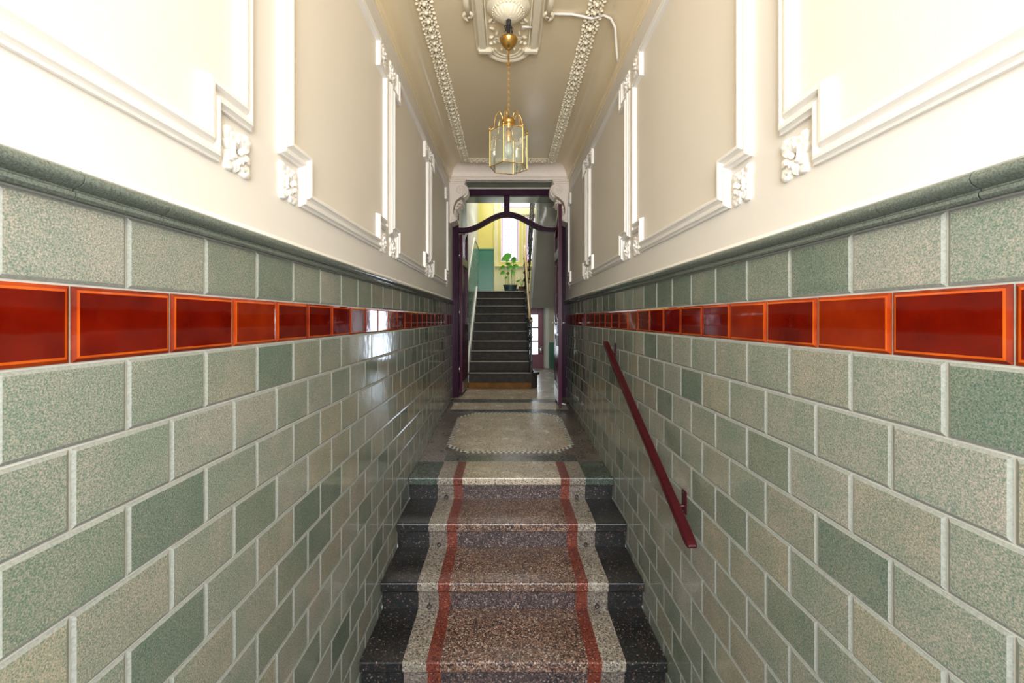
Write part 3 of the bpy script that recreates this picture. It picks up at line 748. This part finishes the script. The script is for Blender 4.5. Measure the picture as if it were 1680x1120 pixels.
bw = mb.build('wall_lobby_back', ['yellow', 'beige'], kind='structure')
mb = MB(); mb.bbox(-.66, -.30, 9.985, 10.0, .6, 1.62, .003); mb.bbox(-.66, -.30, 9.975, 10.0, 1.60, 1.645, .006); mb.build('teal_dado', 'teal', bw, label='teal painted dado')
mb = MB(); mb.bbox(-.30, -.27, 9.94, 10.0, .6, 3.6, .01); mb.box(-.27, .90, 9.975, 10.0, .62, 1.22); mb.bbox(-.27, 1.0, 9.955, 10.0, 2.43, 2.57, .008)
mb.box(-.27, -.195, 9.975, 10, 1.24, 3.6); mb.box(.355, .395, 9.975, 10, 1.24, 2.57); mb.build('window_surround', 'pale_yellow', bw, label='pale yellow window surround')
mb = MB(); mb.bbox(-.27, 1.0, 9.925, 10.0, 1.215, 1.245, .006); mb.build('window_sill', 'pale_yellow', bw)
mb = MB(); mb.bbox(1.00, 1.19, 9.985, 10.0, ZH, -.55, .003); mb.build('teal_dado', 'teal', bw, label='teal painted dado beside the courtyard door')
mb = MB(); mb.bbox(.90, .99, 9.93, 10.0, ZH, .28, .006); mb.build('door_architrave', 'white', bw, label='white architrave right of the courtyard door')
# stained window: three lights
for idx, (x0, x1, z0, z1) in enumerate(holes[:3]):
    mb = MB(); f_ = .035
    for q in ((x0, x0+f_, z0, z1), (x1-f_, x1, z0, z1), (x0+f_, x1-f_, z0, z0+f_), (x0+f_, x1-f_, z1-f_, z1)): mb.bbox(q[0], q[1], 10.0, 10.06, q[2], q[3], .006)
    wn = mb.build('window_%d' % (idx+1), 'pale_yellow', kind='structure')
    mb = MB(); mb.box(x0+f_, x1-f_, 10.03, 10.034, z0+f_, z1-f_); mb.build('pane', 'stained', wn, label='milky leaded glass')
    mb = MB(); a, b, c, d_ = x0+f_+.012, x1-f_-.012, z0+f_+.012, z1-f_-.012; t_ = .014
    for q in ((a, a+t_, c, d_), (b-t_, b, c, d_), (a+t_, b-t_, c, c+t_), (a+t_, b-t_, d_-t_, d_)): mb.box(q[0], q[1], 10.024, 10.029, q[2], q[3])
    mb.build('pink_border', 'pink', wn, label='pink glass border strip')
    mb = MB(); j = 0; z = c+.06
    while z < d_-.03:
        x = a+.045+(j % 2)*.045
        while x < b-.03:
            mb.box(x-.0055, x+.0055, 10.022, 10.029, z-.0055, z+.0055); x += .09
        z += .075; j += 1
    mb.build('glass_stud', 'lead', wn, kind='stuff', label='small dark studs in a quincunx pattern')
# courtyard door: maroon with six panes
mb = MB(); d2 = MB()
d2.bbox(.07, .87, 10.02, 10.07, ZH, -.83, .004); d2.bbox(.07, .20, 10.02, 10.07, -.83, .25, .004); d2.bbox(.74, .87, 10.02, 10.07, -.83, .25, .004); d2.bbox(.20, .74, 10.02, 10.07, .10, .25, .004)
dr = d2.build('door_2', 'maroon_door', kind='structure')
for x in (.46,): mb.bbox(x-.02, x+.02, 10.03, 10.06, -.83, .10, .004); 
mb.build('muntin', 'maroon_door', dr)
for z in (-.52, -.21):
    mb = MB(); mb.bbox(.20, .74, 10.032, 10.058, z-.016, z+.016, .003); mb.build('glazing_bar', 'maroon_door', dr)
for (a, b) in ((.20, .44), (.48, .74)):
    for (c, d_) in ((-.83, -.53), (-.51, -.22), (-.20, .10)):
        mb = MB(); mb.box(a, b, 10.044, 10.048, c, d_); mb.build('pane', 'glass', dr)
mb = MB(); mb.bbox(.775, .835, 9.99, 10.02, -.80, -.64, .004); mb.tube([(.805, 9.99, -.68), (.805, 9.95, -.68), (.73, 9.94, -.68)], .01, 8); mb.build('handle', 'steel', dr, True)
# courtyard window to the right (it shows as the blue-white reflection in the left tiles)
mb = MB(); x0, x1, z0, z1 = holes[4]; f_ = .05
for q in ((x0, x0+f_, z0, z1), (x1-f_, x1, z0, z1), (x0+f_, x1-f_, z0, z0+f_), (x0+f_, x1-f_, z1-f_, z1), (x0+f_, x1-f_, -.40, -.37)): mb.bbox(q[0], q[1], 10.0, 10.06, q[2], q[3], .005)
w4 = mb.build('window_4', 'maroon_door', kind='structure')
mb = MB(); mb.box(x0+f_, x1-f_, 10.03, 10.034, z0+f_, z1-f_); mb.build('pane', 'glass', w4)
# left lobby wall: flecked dado following the stair, white skirting
def dz(y): return min(1.645, .66+.66*(y-7.2))
mb = MB(); mb.prism([(7.07, ZH), (10, ZH), (10, 1.645), (8.69, 1.645), (7.07, dz(7.07))], 0, -.66, -.652); mb.build('flecked_dado', 'teal_stone', lw, label='teal flecked dado rising with the stair')
mb = MB(); mb.prism([(8.69, 1.635), (10, 1.635), (10, 1.66), (8.68, 1.66), (7.07, dz(7.07)+.015), (7.07, dz(7.07)-.01)], 0, -.66, -.642); mb.build('dado_rail', 'white', lw)

# ------------------------------------------------------------------ main stair of the lobby
NS, T0, TR, RI = 10, 7.07, .230, .1653
z1 = ZH+.0955+RI                                            # top of the first tread
SXL, SXR = -.650, .405
ms = thing('main_staircase', 'dark worn wooden stair rising to a half landing behind the doorway', 'staircase', (-.1, 8.0, ZH))
mo = (-.1, 8.0, ZH)
for i in range(NS):
    y = T0+TR*i; z = z1+RI*i
    last = i == NS-1
    xr = SXR+(.10 if i == 0 else 0)
    mb = MB()
    back = y+TR+.03 if not last else 9.99
    if i == 0:
        poly = [(SXL, back), (SXL, y), (SXR, y)]+[(SXR+.02+.13*math.sin(R(a)), y+.13-.13*math.cos(R(a))) for a in range(0, 181, 20)]+[(SXR, back)]
        mb.prism(poly, 2, z-.038, z)
    else:
        mb.prism([(y, z-.030), (y+.004, z-.036), (back, z-.036), (back, z), (y+.01, z), (y+.002, z-.005), (y, z-.012)], 0, SXL, SXR if not last else SXR+.05)
    mb.build('tread', 'step_wood', ms, off=mo)
    mb = MB(); mb.prism([(y-.0015, z-.014), (y+.0005, z-.004), (y+.012, z+.0008), (y+.045, z+.0008), (y+.045, z-.001), (y+.01, z-.001), (y+.002, z-.014)], 0, SXL+.002, SXR-.002)
    mb.build('worn_nosing', 'nosing', ms, off=mo, label='pale worn front edge')
    mb = MB(); zb = z-RI
    if i == 0:
        poly = [(SXL, y+.15), (SXL, y+.025), (SXR, y+.025)]+[(SXR+.01+.105*math.sin(R(a)), y+.13-.105*math.cos(R(a))) for a in range(0, 181, 20)]+[(SXR, y+.25)]
        mb.prism(poly, 2, zb, z-.038)
        mb.prism(poly, 2, ZH, zb)
    else: mb.box(SXL, SXR, y+.025, y+.045, zb, z-.036)
    mb.build('riser', 'step_wood', ms, off=mo)
mb = MB(); mb.bbox(SXL, .412, T0+.002, T0+.022, ZH, ZH+.095, .003); mb.build('base_board', 'plinth', ms, off=mo, label='ochre board at the foot of the stair')
# closed outer stringer below the flight
ye = T0+TR*(NS-1)
mb = MB(); mb.prism([(T0+.26, ZH), (T0+.26, z1+RI*.4), (ye, z1+RI*(NS-1)-.30), (ye, z1+RI*(NS-1)-.04), (T0+TR, z1+RI*1-.03), (T0+.10, z1-.04), (T0+.10, ZH)], 0, SXR-.02, SXR); mb.build('outer_stringer', 'step_wood', ms, off=mo)
mb = MB(); mb.prism([(T0+.1, z1-.1), (ye+.1, z1+RI*(NS-1)-.02), (ye+.1, z1+RI*(NS-1)+.11), (T0+.002, z1+.175), (T0+.002, ZH), (T0+.1, ZH)], 0, -.652, -.628); mb.build('wall_string', 'white', ms, off=mo, label='white skirting board along the left wall')
ZLN = z1+RI*(NS-1)                                            # landing level
mb = MB(); mb.box(-.66, 1.75, ye+.04, 9.995, ZLN-.33, ZLN-.038); fu = mb.build('floor_upper_landing', 'white', kind='structure')
mb = MB(); mb.box(SXR+.05, 1.75, ye+.02, 9.995, ZLN-.036, ZLN); mb.build('landing_boards', 'step_wood', fu)
# return flight
rf = thing('return_staircase', 'upper return flight seen from its grey painted underside', 'staircase', (1.1, 8.2, ZLN))
ro = (1.1, 8.2, ZLN); sl = RI/TR
y2 = 7.0; n2 = 9
prof = [(ye+.02, ZLN-.33)]
zt_ = lambda y: ZLN+(ye-y)*sl
prof = [(ye+.04, ZLN-.36), (y2, ZLN-.36+(ye+.04-y2)*sl+.02)]
top = []
for i in range(n2):
    ya = ye-.02-TR*i
    if ya-TR < y2-.02: break
    top += [(ya, ZLN+RI*i), (ya, ZLN+RI*(i+1))]
top.append((y2, top[-1][1]))
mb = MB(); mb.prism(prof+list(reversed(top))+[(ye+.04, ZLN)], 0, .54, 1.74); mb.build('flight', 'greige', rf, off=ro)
mb = MB(); mb.prism([(ye+.05, ZLN-.38), (y2, ZLN-.38+(ye+.05-y2)*sl), (y2, ZLN+.06+(ye+.05-y2)*sl), (ye+.05, ZLN+.06)], 0, .505, .54); mb.build('outer_string', 'white', rf, off=ro)

# balustrades
def balustrade(label, x, ya, za, yb, zb, n, newel, rail_m, rail_from):
    t = thing('stair_balustrade', label, 'balustrade', (x, ya, za)); off = (x, ya, za)
    zz = lambda y: za+(zb-za)*(y-ya)/(yb-ya)
    H = .95
    mb = MB(); pts = []
    for i in range(n*2+1):
        y = ya+(yb-ya)*i/(n*2); pts.append((x, y, zz(y)+H))
    if newel: pts = [(x+.03, ya-.10, zz(ya)+H-.13), (x, ya-.06, zz(ya)+H-.06)]+pts
    mb.tube(pts, .024, 8); mb.build('handrail', rail_m, t, True, off=off)
    for dd in (.10, .80):
        mb = MB(); mb.tube([(x, ya, zz(ya)+dd), (x, yb, zz(yb)+dd)], .010, 6); mb.build('iron_rail', 'black', t, off=off)
    for i in range(n):
        y = ya+(yb-ya)*(i+.5)/n; z = zz(y)
        mb = MB(); mb.tube([(x, y, z), (x, y, z+H)], .009, 6)
        for q in (.10, .28, .46, .63, .80): mb.blob((x, y, z+q), (.024, .024, .028), nu=6, nv=4)
        b_ = mb.build('baluster', 'black', t, off=off)
        for (q, dr_) in ((.24, 1), (.40, -1), (.55, 1), (.70, -1)):
            mb = MB(); mb.tube(spiral(x, y+(yb-ya)/n*.25*dr_, z+q, .062, 1.4, 18, 'yz', dr_, PI/2), .0085, 6)
            mb.tube([(x+.030*math.cos(a*PI/5), y, z+q+.05+.03*math.sin(a*PI/5)) for a in range(11)], .006, 5)
            mb.build('scroll', 'black', b_, off=off)
    if newel:
        mb = MB(); mb.lathe([(.045, 0), (.045, .03), (.022, .06), (.018, .16), (.032, .20), (.018, .24), (.016, .55), (.03, .60), (.016, .65), (.016, .86), (.03, .90), (.012, .93)], (x+.02, ya-.08, za-.03), 12)
        mb.build('newel_post', 'black', t, True, off=off)
balustrade('black wrought iron balustrade with pale wooden handrail beside the dark stair', SXR-.015, T0+.14, z1+.02, ye+.05, ZLN+.02, 9, True, 'oak', 0)
balustrade('black scrolled iron balustrade of the upper return flight', .480, ye+.02, ZLN+.07, 7.05, ZLN+.07+(ye+.02-7.05)*sl, 9, False, 'black', 0)

# ------------------------------------------------------------------ plants on the half landing
def leaf_blade(mb, base, tip, wdt, m=0, droop=.03):
    base = Vector(base); tip = Vector(tip); d = tip-base; side = d.cross(Vector((0, 1, 0)))
    if side.length < 1e-4: side = Vector((1, 0, 0))
    side = side.normalized(); n = 6; A = []; B = []; Mid = []
    for i in range(n+1):
        t = i/n; w_ = wdt*math.sin(PI*(t**.75))*.5+.001; p = base+d*t+Vector((0, 0, -droop*t*t))
        A.append(p+side*w_+Vector((0, -.012, 0))); Mid.append(p); B.append(p-side*w_+Vector((0, -.012, 0)))
    mb.strip(A, Mid, m); mb.strip(Mid, B, m)
pX, pY, pZ = .085, 9.58, ZLN
pl_ = thing('potted_plant', 'large leafy green plant in a dark green trough pot before the stained window', 'plant', (pX, pY, pZ))
po = (pX, pY, pZ)
def taper_pot(x, y, z, wt, wb, h, dpt, mats):
    mb = MB()
    def ring_(w_, zz, dd): return [(x+w_/2*math.cos(a)*1.0, y+dd/2*math.sin(a), zz) for a in [2*PI*(k+.5)/16 for k in range(16)]]
    rs = [ring_(wb, z, dpt*.75), ring_(wt*.93, z+h*.86, dpt*.96), ring_(wt, z+h*.87, dpt), ring_(wt, z+h, dpt), ring_(wt*.93, z+h, dpt*.93), ring_(wt*.90, z+h*.88, dpt*.9)]
    vs = [p for r in rs for p in r]; fs = [list(range(16))]
    for j in range(5):
        for k in range(16): fs.append((j*16+k, j*16+(k+1) % 16, (j+1)*16+(k+1) % 16, (j+1)*16+k))
    mb.add(vs, fs); mb.add(rs[5], [list(range(16))], 1)
    return mb
taper_pot(pX, pY, pZ, .33, .24, .165, .22, None).build('pot', ['pot', 'soil'], pl_, 'auto', off=po)
px = lambda x, y, Y=9.58: ((x-831)*Y/700, Y, (523-y)*Y/700)
stems = [((829.5, 465), (828, 437)), ((832, 465), (831.5, 424)), ((834.5, 465), (833.5, 430)), ((838, 465), (840, 436)), ((841, 465), (842, 424)), ((844, 465), (844.5, 436)), ((839, 465), (838.5, 407))]
for i, (a, b) in enumerate(stems):
    mb = MB(); p, q = px(*a), px(*b); p = (p[0], p[1]+random.uniform(-.03, .03), pZ+.12); mb.tube([p, ((p[0]+q[0])/2+.006, (p[1]+q[1])/2, (p[2]+q[2])/2), q], .0055 if i < 6 else .004, 6)
    mb.build('stem', 'stem', pl_, off=po)
lv = [((839, 417), (822, 427), .15), ((834, 419), (831, 431), .09), ((828, 436), (820, 441), .08), ((838.5, 434), (829, 432), .07), ((842, 437), (832, 440), .09), ((828, 445), (820, 450), .085), ((836, 449), (830, 447.5), .07),
      ((844, 421), (842, 433), .11), ((846, 433), (846.5, 442), .13), ((841, 428), (846, 422), .10), ((833, 455), (827, 456), .04), ((840, 443), (843, 452), .07), ((836, 437), (841, 441), .08)]
for i, (a, b, w_) in enumerate(lv):
    mb = MB(); Y = 9.58+random.uniform(-.07, .05)
    leaf_blade(mb, px(a[0], a[1], Y), px(b[0], b[1], Y-.04), w_, 0, .012); mb.build('leaf', 'leaf', pl_, True, off=po)
mb = MB(); leaf_blade(mb, px(822, 438), px(819, 444), .05, 0, .01); mb.build('leaf', 'leaf_yellow', pl_, True, off=po, label='yellowing leaf')
sX, sY = .345, 9.60
sp_ = thing('small_potted_plant', 'small spindly plant in a brown pot at the right of the large one', 'plant', (sX, sY, ZLN)); s_o = (sX, sY, ZLN)
taper_pot(sX, sY, ZLN, .15, .11, .13, .15, None).build('pot', ['terracotta', 'soil'], sp_, 'auto', off=s_o)
for k in range(6):
    mb = MB(); a = -1.2+k*.48; l = .20+.03*(k % 3)
    mb.tube([(sX, sY, ZLN+.11), (sX+.03*math.sin(a)*2, sY, ZLN+.11+l*.7), (sX+.11*math.sin(a)*1.2, sY-.02, ZLN+.11+l*.9*abs(math.cos(a*.5)))], [.004, .003, .0015], 5)
    leaf_blade(mb, (sX+.06*math.sin(a), sY, ZLN+.11+l*.7), (sX+.15*math.sin(a), sY-.03, ZLN+.11+l*.75), .03, 0, .03); mb.build('leaf', 'leaf', sp_, off=s_o)
taper_pot(.235, 9.66, ZLN, .09, .07, .08, .09, None).build('empty_pot', ['pot', 'soil'], None, 'auto')
tag(bpy.data.objects['empty_pot'], 'tiny dark pot standing between the two potted plants', 'pot')

# ------------------------------------------------------------------ handrail on the right wall
rail = thing('wall_handrail', 'dark red painted handrail sloping down the right tiled wall', 'handrail', (XR, 2.6, -.6)); r0 = (XR, 2.6, -.6)
A = Vector((.792, 3.42, -.185)); B = Vector((.792, 1.815, -.972)); D = (B-A).normalized(); Nn = Vector((0, -D.z, D.y))
if Nn.z < 0: Nn = -Nn
sec = [(-.021, -.017), (.021, -.017), (.024, -.008), (.024, .006), (.018, .015), (-.018, .015), (-.024, .006), (-.024, -.008)]
mb = MB(); vs = []; fs = []; L_ = (B-A).length
st_ = [(0, .55), (.012, .9), (.03, 1), (L_-.05, 1), (L_-.022, .9), (L_-.006, .6), (L_, .3)]
for (t, k) in st_:
    for (a, b) in sec: vs.append(A+D*t+Vector((a*(.6+.4*k) if k < 1 else a, 0, 0))+Nn*b*k)
m_ = len(sec)
for i in range(len(st_)-1):
    for k in range(m_): fs.append((i*m_+k, i*m_+(k+1) % m_, (i+1)*m_+(k+1) % m_, (i+1)*m_+k))
fs += [list(range(m_)), list(range(len(vs)-m_, len(vs)))]
mb.add(vs, fs); mb.build('rail', 'rail_red', rail, off=r0)
for Yb in (3.36, 2.06):
    t = (3.42-Yb)/(3.42-1.815); z = A.z+(B.z-A.z)*t
    mb = MB(); mb.bbox(XR-.008, XR+.0, Yb-.022, Yb+.022, z-.085, z+.025, .002)
    mb.tube([(XR-.008, Yb, z-.050), (XR-.045, Yb, z-.052), (.795, Yb, z-.035), (.792, Yb, z-.014)], .009, 8)
    mb.bbox(.778, .806, Yb-.03, Yb+.03, z-.024, z-.016, .002)
    b_ = mb.build('bracket', 'rail_red', rail, off=r0)
    for q in (-.075, .015):
        mb = MB(); mb.blob((XR-.009, Yb, z+q), (.004, .006, .006), nu=8, nv=4); mb.build('screw', 'black', b_, off=r0)

# ------------------------------------------------------------------ hanging lantern
LX, LY = .015, 3.0
lan = thing('hanging_lantern', 'hexagonal brass and glass lantern hanging on a chain from the ceiling medallion', 'lantern', (LX, LY, 1.06)); lo = (LX, LY, 1.06)
ztp, zbt, Rr = 1.308, 1.060, .135
hx = [(LX+Rr*math.cos(R(15+60*k)), LY+Rr*math.sin(R(15+60*k))) for k in range(6)]
for k in range(6):
    a, b = hx[k], hx[(k+1) % 6]
    mb = MB(); c = (LX, LY)
    ins = lambda p, f: (c[0]+(p[0]-c[0])*f, c[1]+(p[1]-c[1])*f)
    for (z, r) in ((ztp, .0033), (zbt, .0035)): mb.tube([(a[0], a[1], z), (b[0], b[1], z)], r, 6)
    mb.build('frame_bar', 'brass', lan, off=lo)
    mb = MB(); mb.tube([(a[0], a[1], zbt), (a[0], a[1], ztp)], .0031, 6); mb.build('corner_post', 'brass', lan, off=lo)
    a1, b1 = ins(a, .985), ins(b, .985); mb = MB()
    a2, b2 = ins(a, .965), ins(b, .965)
    # bevelled pane: thin outer edge, thicker centre
    va, vb = Vector(a1), Vector(b1); n_ = ((va+vb)/2-Vector(c)).normalized()*.003
    P = lambda s_, z, h: ((va.lerp(vb, s_)).x+n_.x*h, (va.lerp(vb, s_)).y+n_.y*h, z)
    mb.add([P(.02, zbt, 0), P(.98, zbt, 0), P(.98, ztp, 0), P(.02, ztp, 0), P(.14, zbt+.018, 1), P(.86, zbt+.018, 1), P(.86, ztp-.018, 1), P(.14, ztp-.018, 1)],
           [(0, 1, 5, 4), (1, 2, 6, 5), (2, 3, 7, 6), (3, 0, 4, 7), (4, 5, 6, 7)])
    mb.build('pane', 'lantern_glass', lan, off=lo)
    # curved arm from the crown to the upper corner
    mid = ((hx[k][0]-LX), (hx[k][1]-LY)); f = lambda r, z: (LX+mid[0]*r, LY+mid[1]*r, z)
    mb = MB(); mb.tube([f(.30, 1.385), f(.36, 1.425), f(.47, 1.447), f(.60, 1.440), f(.72, 1.405), f(.76, 1.36), f(.78, 1.33), f(.97, 1.312)], .0034, 7)
    mb.build('arm', 'brass', lan, True, off=lo)
    mb = MB(); mb.blob((a[0], a[1], ztp+.012), (.008, .008, .010), nu=8, nv=5); mb.build('corner_knob', 'brass', lan, True, off=lo)
mb = MB(); mb.lathe([(.018, 1.318), (.020, 1.335), (.030, 1.345), (.026, 1.352), (.046, 1.366), (.050, 1.386), (.046, 1.396), (.020, 1.402), (.010, 1.412), (.006, 1.430), (.001, 1.434)], (LX, LY, 0), 24); mb.build('crown', 'brass_dark', lan, True, off=lo)
mb = MB(); mb.lathe([(.017, 1.240), (.020, 1.243), (.020, 1.318), (.015, 1.322)], (LX, LY, 0), 16); mb.build('socket', 'brass', lan, True, off=lo)
mb = MB(); mb.lathe([(.0145, 1.243), (.0165, 1.232), (.027, 1.212), (.034, 1.190), (.034, 1.170), (.025, 1.148), (.009, 1.138), (.001, 1.137)], (LX, LY, 0), 20); mb.build('bulb', 'bulb', lan, True, off=lo, label='clear unlit bulb')
# chain, link by link
z = 1.442; k = 0
while z < 1.80:
    mb = MB(); pts = []
    for i in range(13):
        a = 2*PI*i/12; u, v = .0072*math.cos(a), .0135*math.sin(a)
        pts.append((LX+u, LY, z+.012+v) if k % 2 == 0 else (LX, LY+u, z+.012+v))
    mb.tube(pts, .0018, 5, cap=False); mb.build('chain_link', 'brass', lan, off=lo); z += .0215; k += 1
mb = MB(); mb.tube([(LX, LY, 1.79), (LX, LY, 1.89)], .0055, 8); mb.tube([(LX+.009*math.cos(a*PI/6), LY, 1.785+.009*math.sin(a*PI/6)) for a in range(13)], .003, 5); mb.build('hook_rod', 'brass_dark', lan, off=lo)
mb = MB(); mb.lathe([(.008, 1.886), (.013, 1.892), (.016, 1.898), (.026, 1.903), (.041, 1.920), (.054, 1.938), (.062, 1.952), (.064, 1.962), (.058, 1.968), (.030, 1.972)], (LX, LY, 0), 28); mb.build('ceiling_cup', 'brass_dark', lan, True, off=lo, label='brass ceiling cup')
mb = MB(); mb.lathe([(.010, 1.978), (.012, 1.985), (.012, 2.06), (.018, 2.07), (.018, 2.105)], (LX, LY, 0), 12)
rr = random.Random(2)
for k in range(9):
    a = rr.uniform(0, 6.28); r = rr.uniform(.012, .032); mb.tube([(LX, LY, 2.075), (LX+r*math.cos(a), LY+r*math.sin(a), 2.045+rr.uniform(-.01, .02)), (LX+r*.9*math.cos(a+.9), LY+r*.9*math.sin(a+.9), 2.000+rr.uniform(0, .02))], .0030, 5)
mb.build('wiring', 'black', lan, off=lo, label='loose dark wires above the cup')

KS = 2.91/3.0; lan.scale = (KS, KS, KS); lan.location = (LX*KS, LY*KS, 1.06*KS)
